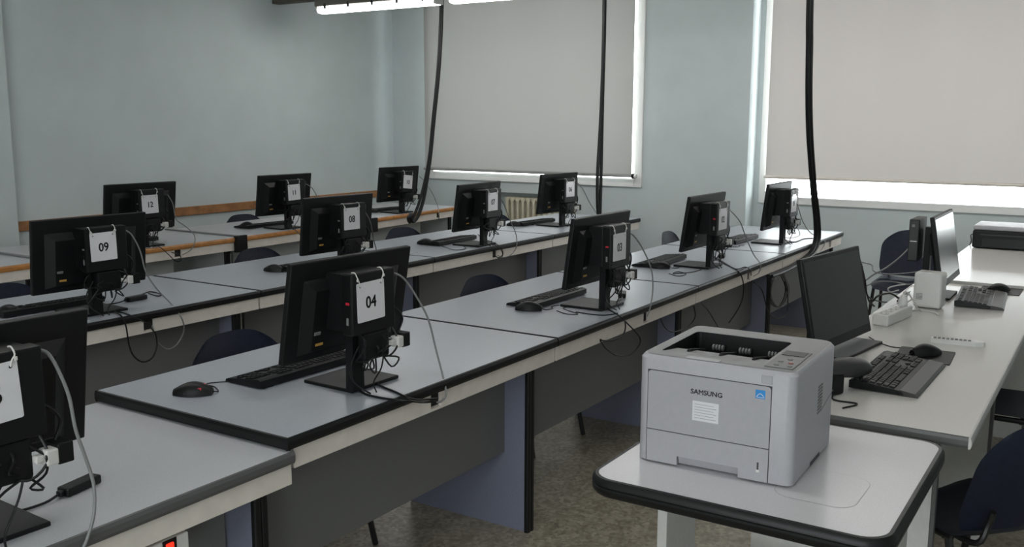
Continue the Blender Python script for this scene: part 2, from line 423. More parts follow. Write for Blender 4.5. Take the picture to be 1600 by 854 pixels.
for k in range(4):
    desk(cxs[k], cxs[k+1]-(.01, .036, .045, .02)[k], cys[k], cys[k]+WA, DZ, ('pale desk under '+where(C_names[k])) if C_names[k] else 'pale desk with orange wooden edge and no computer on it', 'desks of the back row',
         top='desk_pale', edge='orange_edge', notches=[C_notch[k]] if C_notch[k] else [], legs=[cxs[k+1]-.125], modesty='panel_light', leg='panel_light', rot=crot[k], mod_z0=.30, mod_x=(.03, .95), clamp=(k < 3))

# side row by the right: long white desk and one beyond it
def white_desk(x0, x1, y0, y1, z, label, legs, edge, nearedge='grey_edge'):
    t = thing('desk', (x0, y0, 0), 0, label, 'desk', 'white desks of the side row'); L, W = x1-x0, y1-y0; TH = .032; e = .008
    MB().box(e, L-e, e, W-e, z-TH, z).build('top', 'desk_white', t)
    for yb, sg in ((e, -1), (W-e, 1)):
        MB().prism([(yb+sg*a, z+c) for a, c in edge_poly(TH, e)], 0, L, 'x').build('edge_strip', edge, t)
    for xb, sg, mt in ((e, -1, nearedge), (L-e, 1, edge)):
        MB().prism([(xb+sg*a, z+c) for a, c in edge_poly(TH, e)], e, W-e, 'y').build('edge_strip', mt, t)
    for lx, ya, yb in legs:
        MB().box(lx-x0, lx-x0+.024, ya-y0, yb-y0, 0, z-TH, .001).build('leg_panel', 'panel_white', t)
        MB().box(lx-x0-.002, lx-x0+.026, ya-y0-.012, ya-y0, 0, z-TH, .002).build('leg_edge', 'grey_edge', t)
    MB().box(.05, L-.05, W-.16, W-.142, .32, z-TH, .001).build('modesty_panel', 'panel_white', t)
    return t
white_desk(2.637, 5.245, .278, .872, DZ, 'long white desk behind the laser printer', [(2.68, .37, .86), (3.77, .345, .86), (5.16, .33, .86)], 'panel_white')
white_desk(5.262, 7.35, -.35, .842, DZ+.012, 'white desk by the bright window carrying the inkjet printer', [(5.40, -.3, .82), (7.2, -.3, .82)], 'panel_white', 'panel_white')

# ------------------------------------------------------------------ printer table
pt = thing('printer_table', (2.208, .65, 0), 0, 'small white table with thick black rounded rim under the laser printer', 'table')
X0, X1, Y0, Y1 = -.353, .352, -.326, .343
MB().prism(rrect(X0+.012, X1-.012, Y0+.012, Y1-.012, .055, 8), DZ-.036, DZ).build('top', 'table_white', pt)
rim = MB(); prof = [(0, -.040), (.008, -.041), (.014, -.034), (.0155, -.024), (.0125, -.020), (.0155, -.016), (.014, -.006), (.008, 0), (0, .0005)]
rings = []
for a, c in prof:
    rings.append([rim.bm.verts.new((x, y, DZ+c)) for x, y in rrect(X0+.012-a, X1-.012+a, Y0+.012-a, Y1-.012+a, .055+a, 8)])
for q, s in zip(rings, rings[1:]+rings[:1]):
    for i in range(len(q)): rim.bm.faces.new((q[i], q[(i+1) % len(q)], s[(i+1) % len(q)], s[i]))
rim.build('rim', 'black_edge', pt, True)
for yy in (.245, -.285):
    MB().box(-.09, .105, yy, yy+.026, .05, DZ-.036, .002).build('column', 'panel_white', pt)
    MB().box(-.27, .27, yy-.012, yy+.038, .02, .05, .006).build('foot_bar', 'dark_grey', pt)
    for xx in (-.25, .25): MB().lathe([(.018, 0), (.022, .004), (.022, .016), (.012, .021)], 16, Matrix.Translation((xx, yy+.013, 0))).build('foot_pad', 'black_plastic', pt, True)
MB().box(-.02, .02, -.259, .245, .30, .40, .002).build('cross_rail', 'panel_white', pt)
hp = rrect(1.985-2.208, 2.192-2.208, .425-.65, .60-.65, .045, 6)
MB().prism(hp, DZ, DZ+.0006).build('hatch', 'table_white', pt)
hb = MB(); q1 = [hb.bm.verts.new((x, y, DZ+.0004)) for x, y in rrect(1.984-2.208, 2.193-2.208, .424-.65, .601-.65, .046, 6)]
hb.bm.faces.new(q1); hb.build('hatch_joint', 'cable_grey', pt)

# ------------------------------------------------------------------ laser printer (front faces -x)
lp = thing('laser_printer', (2.035, .567, DZ), math.radians(1.5), 'light grey laser printer with open black output tray on the small table', 'printer')
PW, PD, PH = .372, .380, .262          # along y, along x, height
bd = MB(); bm = bd.bm
outer = rrect(0, PD, 0, PW, [.022, .022, .020, .034], 7)
inner = [(.052, .08), (.052, .336), (.295, .336), (.295, .08)]   # output tray opening, x,y
inner = rrect(.050, .300, .090, .338, .012, 3)
lo = [bm.verts.new((x, y, .004)) for x, y in outer]
mid = [bm.verts.new((x, y, PH-.008)) for x, y in outer]
oc = [(x+(.006 if x < PD/2 else -.006), y+(.006 if y < PW/2 else -.006)) for x, y in outer]
hi = [bm.verts.new((x, y, PH)) for x, y in oc]
N = len(outer)
for a, b_ in ((lo, mid), (mid, hi)):
    for i in range(N): bm.faces.new((a[i], a[(i+1) % N], b_[(i+1) % N], b_[i]))
bm.faces.new(lo[::-1])
ih = [bm.verts.new((x, y, PH)) for x, y in inner]
ed = [bm.edges.new((hi[i], hi[(i+1) % N])) if not bm.edges.get((hi[i], hi[(i+1) % N])) else bm.edges.get((hi[i], hi[(i+1) % N])) for i in range(N)]
ed += [bm.edges.new((ih[i], ih[(i+1) % len(ih)])) for i in range(len(ih))]
bmesh.ops.triangle_fill(bm, use_beauty=True, use_dissolve=False, edges=ed)
# drop any triangles that filled the opening
for f in [f for f in bm.faces if all(v in ih for v in f.verts)]: bm.faces.remove(f)
body = bd.build('body', 'printer_grey', lp, True)
yl = lambda d: PW-d                       # d measured from the printer's left edge
def carve(o, box):
    c = MB().box(*box).build('cutter', 'printer_grey', lp); md = o.modifiers.new('cut', 'BOOLEAN'); md.operation = 'DIFFERENCE'; md.object = c; md.solver = 'EXACT'
    bpy.context.view_layer.update(); dg = bpy.context.evaluated_depsgraph_get()
    me = bpy.data.meshes.new_from_object(o.evaluated_get(dg)); o.modifiers.clear(); o.data = me; bpy.data.objects.remove(c, do_unlink=True)
# darker top deck plate with the same opening
tp = MB(); bm = tp.bm
oc2 = [(x+(.009 if x < PD/2 else -.009), y+(.009 if y < PW/2 else -.009)) for x, y in outer]
a_ = [bm.verts.new((x, y, PH+.0008)) for x, y in oc2]; c_ = [bm.verts.new((x, y, PH+.0008)) for x, y in inner]
ed = [bm.edges.new((a_[i], a_[(i+1) % len(a_)])) for i in range(len(a_))] + [bm.edges.new((c_[i], c_[(i+1) % len(c_)])) for i in range(len(c_))]
bmesh.ops.triangle_fill(bm, use_beauty=True, use_dissolve=False, edges=ed)
for f in [f for f in bm.faces if all(v in c_ for v in f.verts)]: bm.faces.remove(f)
tp.build('top_deck', 'printer_top', lp)
# tray well: walls and sloping floor
well = MB(); bm = well.bm
def fl(x): return PH-.012-max(0, (x-.05))*.30 if x < .19 else PH-.012-.042-.03*min(1, (x-.19)/.02)
wt = [bm.verts.new((x, y, PH)) for x, y in inner]
wb = [bm.verts.new((x, y, PH-.085)) for x, y in inner]
for i in range(len(inner)): bm.faces.new((wt[i], wt[(i+1) % len(inner)], wb[(i+1) % len(inner)], wb[i]))
bm.faces.new(wb); well.build('tray_well', 'black_plastic', lp)
sl = MB(); sl.prism([(.0505, PH), (.0505, PH-.06), (.205, PH-.08), (.205, PH-.033), (.15, PH-.013)], .093, .335, 'y'); sl.build('output_tray', 'printer_top', lp)
for yy in (.125, .205, .285): MB().prism([(.100, PH-.004), (.110, PH-.001), (.215, PH-.022), (.215, PH-.050), (.100, PH-.02)], yy, yy+.006, 'y').build('tray_rib', 'black_plastic', lp)
for yy in (.13, .205, .275):
    r_ = MB()
    for j in range(4): r_.lathe([(.006, -.003), (.008, -.002), (.008, .002), (.006, .003)], 12, Matrix.Translation((.284, yy-.012+j*.008, PH-.032)) @ Matrix.Rotation(math.pi/2, 4, 'X'))
    r_.build('exit_roller', 'mid_grey', lp, True)
# control panel on the right of the top
cpn = MB().box(.030, .205, .018, .082, PH+.0008, PH+.003, .001).build('control_panel', 'printer_dark', lp)
MB().box(.150, .195, .024, .076, PH+.003, PH+.0045, .0008).build('display', 'dark_grey', cpn)
for xx, yy, mt in ((.05, .03, 'mid_grey'), (.05, .06, 'mid_grey'), (.078, .035, 'button_red'), (.085, .06, 'mid_grey'), (.112, .045, 'mid_grey')):
    MB().lathe([(.006, 0), (.006, .0012), (.005, .002)], 14, Matrix.Translation((xx, yy, PH+.003))).build('button', mt, cpn, True)
MB().box(.008, .030, .18, .26, PH+.0008, PH+.0022, .0006).build('front_latch', 'printer_grey', lp)
# front: dark joint plate, cover door, paper cassette
yl = lambda d: PW-d                       # d measured from the printer's left edge
pj = MB(); pj.prism([(yl(.3195), .004), (yl(.251), .004), (yl(.251), .027), (yl(.101), .027), (yl(.101), .004), (yl(.0235), .004), (yl(.0235), .2275), (yl(.3195), .2275)], -.0006, .004, 'x'); pj.build('panel_joint', 'groove', lp)
carve(body, (-.01, .016, yl(.251), yl(.101), -.01, .027))
fc = MB(); fc.prism([(y, z) for y, z in rrect(yl(.3175), yl(.0255), .0835, .2255, [.008, .008, .001, .001], 4)], -.0016, .004, 'x'); fcv = fc.build('front_cover', 'printer_grey', lp)
pc = MB(); pc.prism([(yl(.3175), .004), (yl(.25), .004), (yl(.25), .026), (yl(.102), .026), (yl(.102), .004), (yl(.0255), .004), (yl(.0255), .0812), (yl(.3175), .0812)], -.0016, .004, 'x')
pcs = pc.build('paper_cassette', 'printer_grey', lp)
MB().hexa([(.0145, yl(.249), .0045), (.0145, yl(.103), .0045), (.0155, yl(.103), .0045), (.0155, yl(.249), .0045), (.004, yl(.249), .0265), (.004, yl(.103), .0265), (.0155, yl(.103), .0265), (.0155, yl(.249), .0265)]).build('cassette_grip', 'printer_grey', pcs)
MB().box(-.0022, .002, yl(.297), yl(.293), .026, .048).build('paper_gauge', 'groove', pcs)
MB().box(-.0026, .002, yl(.2985), yl(.2915), .025, .031, .0005).build('gauge_tab', 'white_plastic', pcs)
FM = Matrix(((0, 0, -1, 0), (-1, 0, 0, 0), (0, 1, 0, 0), (0, 0, 0, 1)))   # text x -> -y, text y -> z, normal -> -x
text_mesh('SAMSUNG', .0160, 'ink', fcv, Matrix.Translation((-.0018, yl(.1695), .189)) @ FM, 'brand_lettering', .0003, 0, 1.04, .00035)
plb = MB().box(-.0021, 0, yl(.200), yl(.137), .121, .168).build('paper_label', 'card_white', lp)
for k in range(6):
    MB().box(-.0024, 0, yl(.194-.006*(k % 2)), yl(.142), .1275+k*.0065, .1283+k*.0065).build('label_line', 'cable_grey', plb)
es = MB().box(-.0021, 0, yl(.305), yl(.283), .196, .216).build('energy_sticker', 'sticker_blue', lp)
e2 = MB(); e2.tube([(-.0022, yl(.302)+.016*t, .2005+.007*math.sin(t*math.pi)) for t in [i/8 for i in range(9)]], .0009, 5, 0); e2.build('sticker_arc', 'white_plastic', es)
MB().box(-.0023, 0, yl(.3035), yl(.2845), .1985, .1996).build('sticker_line', 'white_plastic', es)
# square key outline on the upper front
MB().box(-.0006, .002, yl(.3195), yl(.2945), .232, .250).build('key_joint', 'mid_grey', lp); MB().box(-.0012, .002, yl(.3190), yl(.2950), .2325, .2495).build('front_key', 'printer_grey', lp)
# right side: vents, seam, foot notch
for k in range(9): MB().box(.205, .245, -.0012, .002, .118+k*.008, .122+k*.008).build('vent_slot', 'mid_grey', lp)
MB().hexa([(.245, -.0008, .118), (.245, .001, .118), (.36, .001, .140), (.36, -.0008, .140), (.245, -.0008, .1192), (.245, .001, .1192), (.36, .001, .1412), (.36, -.0008, .1412)]).build('side_seam', 'mid_grey', lp)
MB().box(.16, .25, -.0008, .003, 0.002, .012, .001).build('side_grip', 'groove', lp)
for xx, yy in ((.03, .03), (.35, .03), (.03, .34), (.35, .34)): MB().box(xx-.012, xx+.012, yy-.012, yy+.012, 0, .006).build('foot', 'black_plastic', lp)

# ------------------------------------------------------------------ monitors, mini computers, number cards
def cable(name, pts, r, mt, label, grp='cables', cat='cable', sm=5):
    P = [Vector(p) for p in pts]
    o = MB().tube(P, r, 8, sm).build(name, mt, None, True); return tag(o, label, cat, grp)
FRONTS = (1.748, 3.447, 5.17)
def pxpath(pts, Ya, Yb):
    n = max(1, len(pts)-1); out = []
    for i, (x, y) in enumerate(pts):
        p = PY(x, y, Ya+(Yb-Ya)*i/n)
        for Yf in FRONTS:
            if Yf-.012 < p.y < Yf+.5 and DZ-.10 < p.z < DZ+.006:
                q = PZ(x, y, DZ+.006)
                p = q if q.y > Yf else PY(x, y, Yf-.012)
        out.append(p)
    return out

def monitor(x, y, yaw, tilt, top, z0, label, w=.51, hh=.305, base=(-.10, .11, -.055, .14), post=(-.03, -.058), group='monitors', tags=True):
    t = thing('monitor', (x, y, z0), math.radians(yaw), label, 'monitor', group); T = math.radians(tilt)
    M = Matrix(((1, 0, 0, 0), (0, math.cos(T), -math.sin(T), 0), (0, math.sin(T), math.cos(T), top), (0, 0, 0, 1)))
    # panel coords: x, n (towards the user), up ; up=0 at the top edge. tilt leans the top edge away from the user
    ho = MB().box(-w/2, w/2, -.020, 0, -hh, 0, .004, 2, M).build('housing', 'black_plastic', t)
    MB().box(-w/2+.014, w/2-.014, -.001, .0006, -hh+.032, -.015, 0, 1, M).build('screen', 'screen', ho)
    a = [(-w/2+.05, -.019, -hh+.02), (w/2-.05, -.019, -hh+.02), (w/2-.05, -.019, -.055), (-w/2+.05, -.019, -.055)]
    c = [(-w/2+.085, -.042, -hh+.035), (w/2-.085, -.042, -hh+.035), (w/2-.085, -.042, -.085), (-w/2+.085, -.042, -.085)]
    bc = MB().hexa([M @ Vector(p) for p in a+c]).build('back_cover', 'black_plastic', ho)
    if tags:
        MB().box(-.155, -.125, -.0432, -.042, -hh+.050, -hh+.058, 0, 1, M).build('rating_label', 'yellow_label', ho)
        MB().box(-.165, -.14, -.046, -.042, -hh+.085, -hh+.095, .001, 1, M).build('port', 'mid_grey', ho)
    px, py = post
    zt = top-.07
    MB().hexa([(px-.024, py-.016, .008), (px+.024, py-.016, .008), (px+.024, py+.014, .008), (px-.024, py+.014, .008),
               (px-.020, py-.014, zt), (px+.020, py-.014, zt), (px+.020, py+.014, zt), (px-.020, py+.014, zt)]).build('post', 'black_plastic', t)
    MB().box(min(px, 0)-.05, max(px, 0)+.05, py+.012, -.02+.09*math.sin(T), top-.2, top-.1, .002).build('mount_plate', 'black_plastic', t)
    if tags:
        s_ = (px+.03)/.8
        MB().box(-.086+s_, .084+s_, -.0795, -.022+.10*math.sin(T), top-.212, top-.042, .003).build('computer_bracket', 'black_plastic', t)
    b0, b1, c0, c1 = base
    MB().box(b0, b1, c0-.02, c1, 0, .011, .003).build('base', 'black_plastic', t)
    return t
def world(x, y, yaw, z0):
    return Matrix.Translation((x, y, z0)) @ Matrix.Rotation(math.radians(yaw), 4, 'Z')
def mini_pc(x, y, yaw, z0, num, top, red=False, sh=0):
    t = thing('mini_computer', (x, y, z0), math.radians(yaw), 'black mini computer wearing '+where(num), 'computer', 'mini computers behind monitors')
    a, b_, zt = -.092+sh, .090+sh, top-.038
    MB().box(a, b_, -.122, -.080, zt-.182, zt, .004).build('case', 'black_plastic', t)
    fp = MB().box(a-.003, a+.001, -.119, -.083, zt-.178, zt-.004, .0015).build('front_panel', 'black_gloss', t)
    MB().box(a-.0042, a-.002, -.112, -.098, zt-.090, zt-.083).build('status_mark', 'red' if red else 'mid_grey', fp)
    MB().box(a-.0042, a-.002, -.108, -.100, zt-.150, zt-.128).build('port', 'cable_grey', fp)
    for k in range(8): MB().box(b_-.0005, b_+.0012, -.116+.004*k, -.1145+.004*k, zt-.165, zt-.06).build('vent_slot', 'tray_dark', t)
    return t
def card(x, y, yaw, z0, num, top, roll=0, cx=-.018, dz=-.133):
    M = Matrix.Translation((cx, -.1238, top+dz)) @ Matrix.Rotation(math.radians(roll), 4, 'Y')
    t = thing('number_card', (x, y, z0), math.radians(yaw), 'white laminated number '+where(num), 'card', 'number cards')
    cr_ = MB().prism([(p, q) for p, q in rrect(-.058, .058, -.058, .058, .004, 3)], -.0008, .0002, 'y', M).build('card', 'card_white', t)
    TM = M @ Matrix.Translation((0, -.0012, -.004)) @ Matrix.Rotation(math.pi/2, 4, 'X')
    text_mesh(num, .049, 'ink', cr_, TM, 'digits', .0002, 0, .92, .0011)
    ht = -dz-.038
    for s in (-1, 1):
        MB().lathe([(.0032, -.0002), (.0032, .0002)], 10, M @ Matrix.Translation((s*.044, -.0011, .047)) @ Matrix.Rotation(math.pi/2, 4, 'X')).build('eyelet', 'ink', cr_)
        MB().tube([M @ Vector((s*.044, -.0018, .047)), M @ Vector((s*.048, -.003, .060)), M @ Vector((s*.055, -.002, ht-.010)), M @ Vector((s*.055, .008, ht+.0035)), M @ Vector((s*.055, .02, ht+.0025))], .0017, 6, 3).build('cable_tie', 'cable_white', t, True)
        MB().box(s*.055-.003, s*.055+.003, -.006, -.001, ht-.022, ht-.014, .001, 1, M).build('tie_head', 'cable_white', t)
    return t
def plugs(x, y, yaw, z0, num, top, k, sh=0):
    W = world(x, y, yaw, z0); rr = random.Random(k)
    v0 = W @ Vector((sh, 0, 0))
    t = thing('video_lead', v0, math.radians(yaw), 'black lead with white plug under '+where(num), 'cable', 'video leads behind monitors')
    zt = top-.22
    MB().box(.078, .104, -.132, -.098, zt-.066, zt-.032, .004).build('white_plug', 'cable_white', t)
    MB().box(.060, .078, -.124, -.106, zt-.057, zt-.041, .003).build('white_sleeve', 'cable_white', t)
    MB().box(.1045, .138, -.128, -.082, zt-.070, zt-.026, .003).build('black_plug', 'black_plastic', t)
    MB().tube([(.117, -.096, zt-.026), (.125+rr.random()*.01, -.10, zt+.01), (.112, -.105, zt+.04), (.094, -.10, zt+.055)], .004, 6, 4).build('upper_lead', 'cable_black', t, True)
    MB().tube([(.062, -.096, zt-.048), (.03, -.11, zt-.06), (.01, -.10, zt-.03), (-.03, -.095, zt-.05), (-.02, -.075, zt-.085)], .004, 6, 4).build('lower_lead', 'cable_black', t, True)
    MB().tube([(.08, -.1, zt+.002), (.085, -.125, zt-.05), (.05, -.12, zt-.085), (.02, -.1, zt-.07), (.03, -.09, zt+.002)], .003, 6, 4).build('loop', 'cable_black', t, True)
    MB().box(-.045, .062, -.112, -.078, zt-.088, zt-.002, .008).build('power_brick', 'black_plastic', t)
    for q in range(4):
        pts = [(-.06+.03*q, -.10, zt)]
        for j in range(5): pts.append((-.08+.04*q+rr.uniform(-.03, .05), -.118+rr.uniform(-.012, .02), zt-.02-.022*j-rr.uniform(0, .02)))
        pts.append((-.02+.02*q, -.09, zt-.07))
        MB().tube(pts, .0028, 6, 4).build('strand', 'cable_black', t, True)
    MB().tube([(-.055, -.095, zt-.04), (-.085, -.09, zt-.09), (-.075, -.085, zt-.14), (-.05, -.10, .02), (-.03, -.115, .004)], .0028, 6, 5).build('strand', 'cable_black', t, True)
    MB().tube([(.05, -.1, zt-.06), (.03, -.105, zt-.12), (.0, -.10, .03), (-.01, -.12, .004)], .0025, 6, 5).build('strand', 'cable_black', t, True)
    return t

ST = [  # num, x, y, yaw, tilt, z0, red mark
    ('04', 2.140, 1.950, -1.8, 10, DZ, True), ('03', 3.695, 1.915, -1.0, 8, DZ, True), ('02', 5.078, 1.972, -1.3, 8, DZ, True), ('01', 6.355, 1.961, 0.2, 6, DZ, False),
    ('09', 2.388, 3.629, -2.9, 6, DZ, False), ('08', 3.817, 3.567, -3.0, 6, DZ, False), ('07', 5.142, 3.563, 2.1, 8, DZ, False), ('06', 6.470, 3.725, -3.5, 7, DZ, False),
    ('12', 3.870, 5.315, -3.0, 8, DZ, False), ('11', 5.135, 5.330, -3.0, 8, DZ, False), ('10', 6.600, 5.430, -2.6, 7, DZ, False),
    ('05', .965, 1.905, -2.0, 9, DZ-.0355, False)]
for k, (num, x, y, yaw, tilt, z0, red) in enumerate(ST):
    base = (-.072, .140, -.04, .145) if num == '04' else (-.10, .11, -.05, .14)
    top = .41 if num != '05' else .437
    sh = {'04': -.032, '03': -.034, '02': -.030, '01': -.028}.get(num, .0)
    monitor(x, y, yaw, tilt, top, z0, 'black monitor back with '+where(num), base=base, post=(-.03+sh*.8, -.058), group='monitors seen from behind')
    mini_pc(x, y, yaw, z0, num, top, red, sh)
    card(x, y, yaw, z0, num, top, {'10': 6, '12': -1, '04': -1.5, '09': -1, '11': -2, '05': -3}.get(num, 0), -.018+sh, -.124 if num == '04' else -.117 if num in ('09', '08', '07', '06', '05') else -.130)
    plugs(x, y, yaw, z0, num, top, k, sh*.6)

# ------------------------------------------------------------------ keyboards and mice
KEYM = None
def key_mesh():
    b = MB(); b.hexa([(-.0085, -.0085, 0), (.0085, -.0085, 0), (.0085, .0085, 0), (-.0085, .0085, 0), (-.0065, -.006, .006), (.0065, -.006, .006), (.0065, .0075, .006), (-.0065, .0075, .006)])
    me = bpy.data.meshes.new('key'); b.bm.to_mesh(me); b.bm.free(); me.materials.append(MATS['key_black']); return me
ROWS = [[(0, 1)]+[(2+i+.5*(i//4), 1) for i in range(12)]+[(15.75+i, 1) for i in range(3)],
        [(i, 1) for i in range(13)]+[(13, 2)]+[(15.75+i, 1) for i in range(3)]+[(19.25+i, 1) for i in range(4)],
        [(0, 1.5)]+[(1.5+i, 1) for i in range(12)]+[(13.5, 1.5)]+[(15.75+i, 1) for i in range(3)]+[(19.25+i, 1) for i in range(4)],
        [(0, 1.75)]+[(1.75+i, 1) for i in range(11)]+[(12.75, 2.25)]+[(19.25+i, 1) for i in range(3)],
        [(0, 2.25)]+[(2.25+i, 1) for i in range(10)]+[(12.25, 2.75), (16.75, 1)]+[(19.25+i, 1) for i in range(4)],
        [(0, 1.5), (1.5, 1.25), (2.75, 1.25), (4, 6), (10, 1.25), (11.25, 1.25), (12.5, 2.5)]+[(15.75+i, 1) for i in range(3)]+[(19.25, 2), (21.25, 1)]]
def keyboard(x, y, z0, yaw, label, group, singly=False, rest=False):
    # local: back edge at -y, user at +y ; key rows run along -x (user faces -y)
    t = thing('keyboard', (x, y, z0), yaw, label, 'keyboard', group)
    prof = [(-.082, .004), (-.082, .026), (-.070, .030), (.062, .016), (.074, .012), (.078, .003)]
    kb_ = MB().prism(prof, -.226, .226, 'x').build('body', 'black_plastic', t)
    for s in (-1, 1): MB().box(s*.19-.02, s*.19+.02, -.078, -.060, 0, .006).build('foot', 'black_plastic', kb_)
    MB().box(-.2, .2, .055, .07, 0, .005).build('front_foot', 'black_plastic', kb_)
    if rest: MB().prism([(.063, .0155), (.066, .018), (.110, .012), (.117, .004), (.117, 0), (.063, 0)], -.226, .226, 'x').build('palm_rest', 'rest_grey', t)
    keys = None if singly else MB()
    U = .0192
    for ri, row in enumerate(ROWS):
        yy = -.062 + ri*U + (.006 if ri else 0); zz = .0305 - (yy+.070)*.106 - .002
        for cx, wd in row:
            xx = .218 - (cx+wd/2)*U*.99
            if singly:
                o = bpy.data.objects.new('key', KEYM); COL.objects.link(o); o.parent = t
                o.location = (xx, yy, zz); o.scale = ((wd*U-.0022)/.017, 1, 1); o.rotation_euler = (-.105, 0, 0)
            else:
                hw = (wd*U-.0022)/2
                keys.hexa([(xx-hw, yy-.0085, zz), (xx+hw, yy-.0085, zz), (xx+hw, yy+.0085, zz-.002), (xx-hw, yy+.0085, zz-.002),
                           (xx-hw+.002, yy-.006, zz+.006), (xx+hw-.002, yy-.006, zz+.006), (xx+hw-.002, yy+.0075, zz+.004), (xx-hw+.002, yy+.0075, zz+.004)])
    if not singly: keys.build('keys', 'key_black', t)['kind'] = 'stuff'
    return t
KEYM = key_mesh()
def mouse(x, y, z0, yaw, label, group, red=False, lead=None):
    # local: front (buttons) towards -y
    t = thing('mouse', (x, y, z0), yaw, label, 'mouse', group)
    b = MB()
    def f(u, v):
        yy = -.057+.114*u; wdt = .030*math.sin(math.pi*min(1, max(0, .08+.84*u)))**.45*(1-.08*math.cos(u*6))
        hgt = .010+.028*math.sin(math.pi*min(1, .12+.80*u))**1.1
        a = math.pi*v; return Vector((wdt*math.cos(a), yy, .002+hgt*math.sin(a)**.75))
    n, mm = 16, 12
    g = [[b.bm.verts.new(f(i/n, j/mm)) for j in range(mm+1)] for i in range(n+1)]
    for i in range(n):
        for j in range(mm): b.bm.faces.new((g[i][j], g[i+1][j], g[i+1][j+1], g[i][j+1]))
    b.bm.faces.new([g[i][0] for i in range(n+1)] + [g[i][mm] for i in range(n, -1, -1)])
    b.bm.faces.new(g[0]); b.bm.faces.new(g[n][::-1])
    b.build('shell', 'black_plastic', t, True)
    MB().lathe([(.004, -.003), (.007, -.0025), (.007, .0025), (.004, .003)], 12, Matrix.Translation((0, -.032, .027)) @ Matrix.Rotation(math.pi/2, 4, 'Y')).build('wheel', 'red' if red else 'dark_grey', t, True)
    MB().box(-.0006, .0006, -.056, -.038, .0145, .027).build('button_gap', 'tray_dark', t)
    if red:
        MB().box(.019, .024, -.030, -.012, .018, .026, .001).build('red_stripe', 'red', t); MB().box(-.024, -.019, -.030, -.012, .018, .026, .001).build('red_stripe', 'red', t)
    pts = lead or [(0, -.056, .010), (.01, -.075, .003), (.05, -.10, .0025), (.09, -.09, .0025), (.13, -.12, .0025)]
    MB().tube(pts, .0018, 6, 5).build('lead', 'cable_black', t, True)
    return t
MP = {'04': (302, 611), '03': (826, 481), '02': (1031, 416), '01': (1130, 383), '08': (428, 421), '07': (665, 379), '06': (803, 351), '12': None, '11': (386, 352), '10': (581, 330), '09': (14, 486), '05': None}
for num, x, y, yaw, tilt, z0, red in ST:
    if num == '05': continue
    dx, dy, ky = {'04': (.03, .275, -1), '03': (.01, .27, 0), '02': (.0, .27, 2), '01': (-.02, .27, 0), '09': (-.06, .26, -2), '08': (.03, .27, -1)}.get(num, (.02, .26, yaw))
    keyboard(x+dx, y+dy, z0, math.radians(ky), 'black keyboard before '+where(num), 'keyboards at the numbered desks')
    if MP.get(num):
        p = PZ(*MP[num], z0+.01); p.z = z0
        lead = None
        if num == '04': lead = [(0, -.056, .010), (.02, -.068, .004), (.07, -.045, .003), (.11, -.01, .003), (.15, -.10, .003), (.22, -.16, .003), (.28, -.15, .003)]
        mouse(p.x, p.y, z0, math.radians({'04': 35, '03': 25, '02': 15}.get(num, 12)), 'black mouse before '+where(num), 'mice at the numbered desks', num == '04', lead)

# ------------------------------------------------------------------ network cables (grey, from each mini computer down to the cable tray)
def net(num, pts, Ya, Yb, r=.0032):
    cable('network_cable', pxpath(pts, Ya, Yb), r, 'cable_grey', 'grey network cable of '+where(num), 'grey network cables')
net('04', [(609, 424), (630, 434), (650, 462), (669, 498), (681, 545), (692, 588), (697, 615), (690, 626), (683, 628)], 1.85, 1.745)
net('03', [(976, 362), (990, 368), (1006, 392), (1018, 422), (1020, 452), (1016, 480), (1011, 494)], 1.82, 1.748)
net('02', [(1129, 323), (1140, 328), (1156, 346), (1166, 372), (1178, 398), (1188, 412), (1186, 425), (1178, 431)], 1.87, 1.745)
net('01', [(1238, 305), (1246, 320), (1254, 345), (1266, 363), (1280, 371), (1289, 378), (1282, 392), (1272, 396)], 1.85, 1.745)
net('09', [(188, 356), (205, 366), (219, 392), (228, 425), (246, 452), (268, 475), (284, 497), (287, 518), (276, 538), (262, 545), (248, 536), (241, 518), (238, 508)], 3.53, 3.44)
net('08', [(566, 324), (578, 345), (583, 370), (588, 390), (590, 402)], 3.47, 3.60)
net('07', [(776, 303), (786, 316), (796, 342), (806, 365), (807, 385), (798, 398), (786, 402), (778, 399)], 3.46, 3.44)
net('06', [(900, 284), (910, 294), (920, 314), (930, 330), (936, 338)], 3.64, 3.55)
net('12', [(262, 304), (270, 318), (275, 342), (288, 352), (303, 366), (304, 380), (297, 391), (285, 398)], 5.22, 5.17)
net('11', [(478, 287), (487, 293), (494, 304), (500, 316), (502, 330)], 5.23, 5.30)
net('10', [(655, 275), (664, 284), (676, 303), (684, 322), (686, 336), (685, 345)], 5.34, 5.36)
net('05', [(58, 546), (75, 552), (92, 580), (108, 620), (118, 670), (132, 710), (146, 755), (147, 800), (138, 836), (128, 860)], 1.80, 1.735, .0036)

def lead(pts, Ya, Yb, label, r=.0033, mt='cable_black'):
    cable('power_lead', pxpath(pts, Ya, Yb), r, mt, label, 'black leads at the desks')
def desklead(pts, label, r=.003, end=None, z=DZ, mt='cable_black', name='power_lead', grp='black leads at the desks'):
    P = [PZ(x, y, z+r) for x, y in pts]
    if end: P += pxpath(end[0], end[1], end[2])
    cable(name, P, r, mt, label, grp)
desklead([(545, 560), (552, 590), (565, 612), (600, 622), (640, 626)], 'black lead running from the monitor of card 04 over the desk edge', .0036, ([(662, 628), (680, 626)], 1.738, 1.745))
desklead([(568, 585), (590, 600), (620, 613), (640, 622)], 'second black lead of card 04 lying over the desk edge', .0034, ([(660, 624), (684, 622)], 1.738, 1.75))
desklead([(945, 480), (960, 488), (972, 497)], 'black lead looping under the tray hole of card 03', .003, ([(977, 505), (975, 520), (962, 530), (945, 532), (938, 530)], 1.738, 1.738))
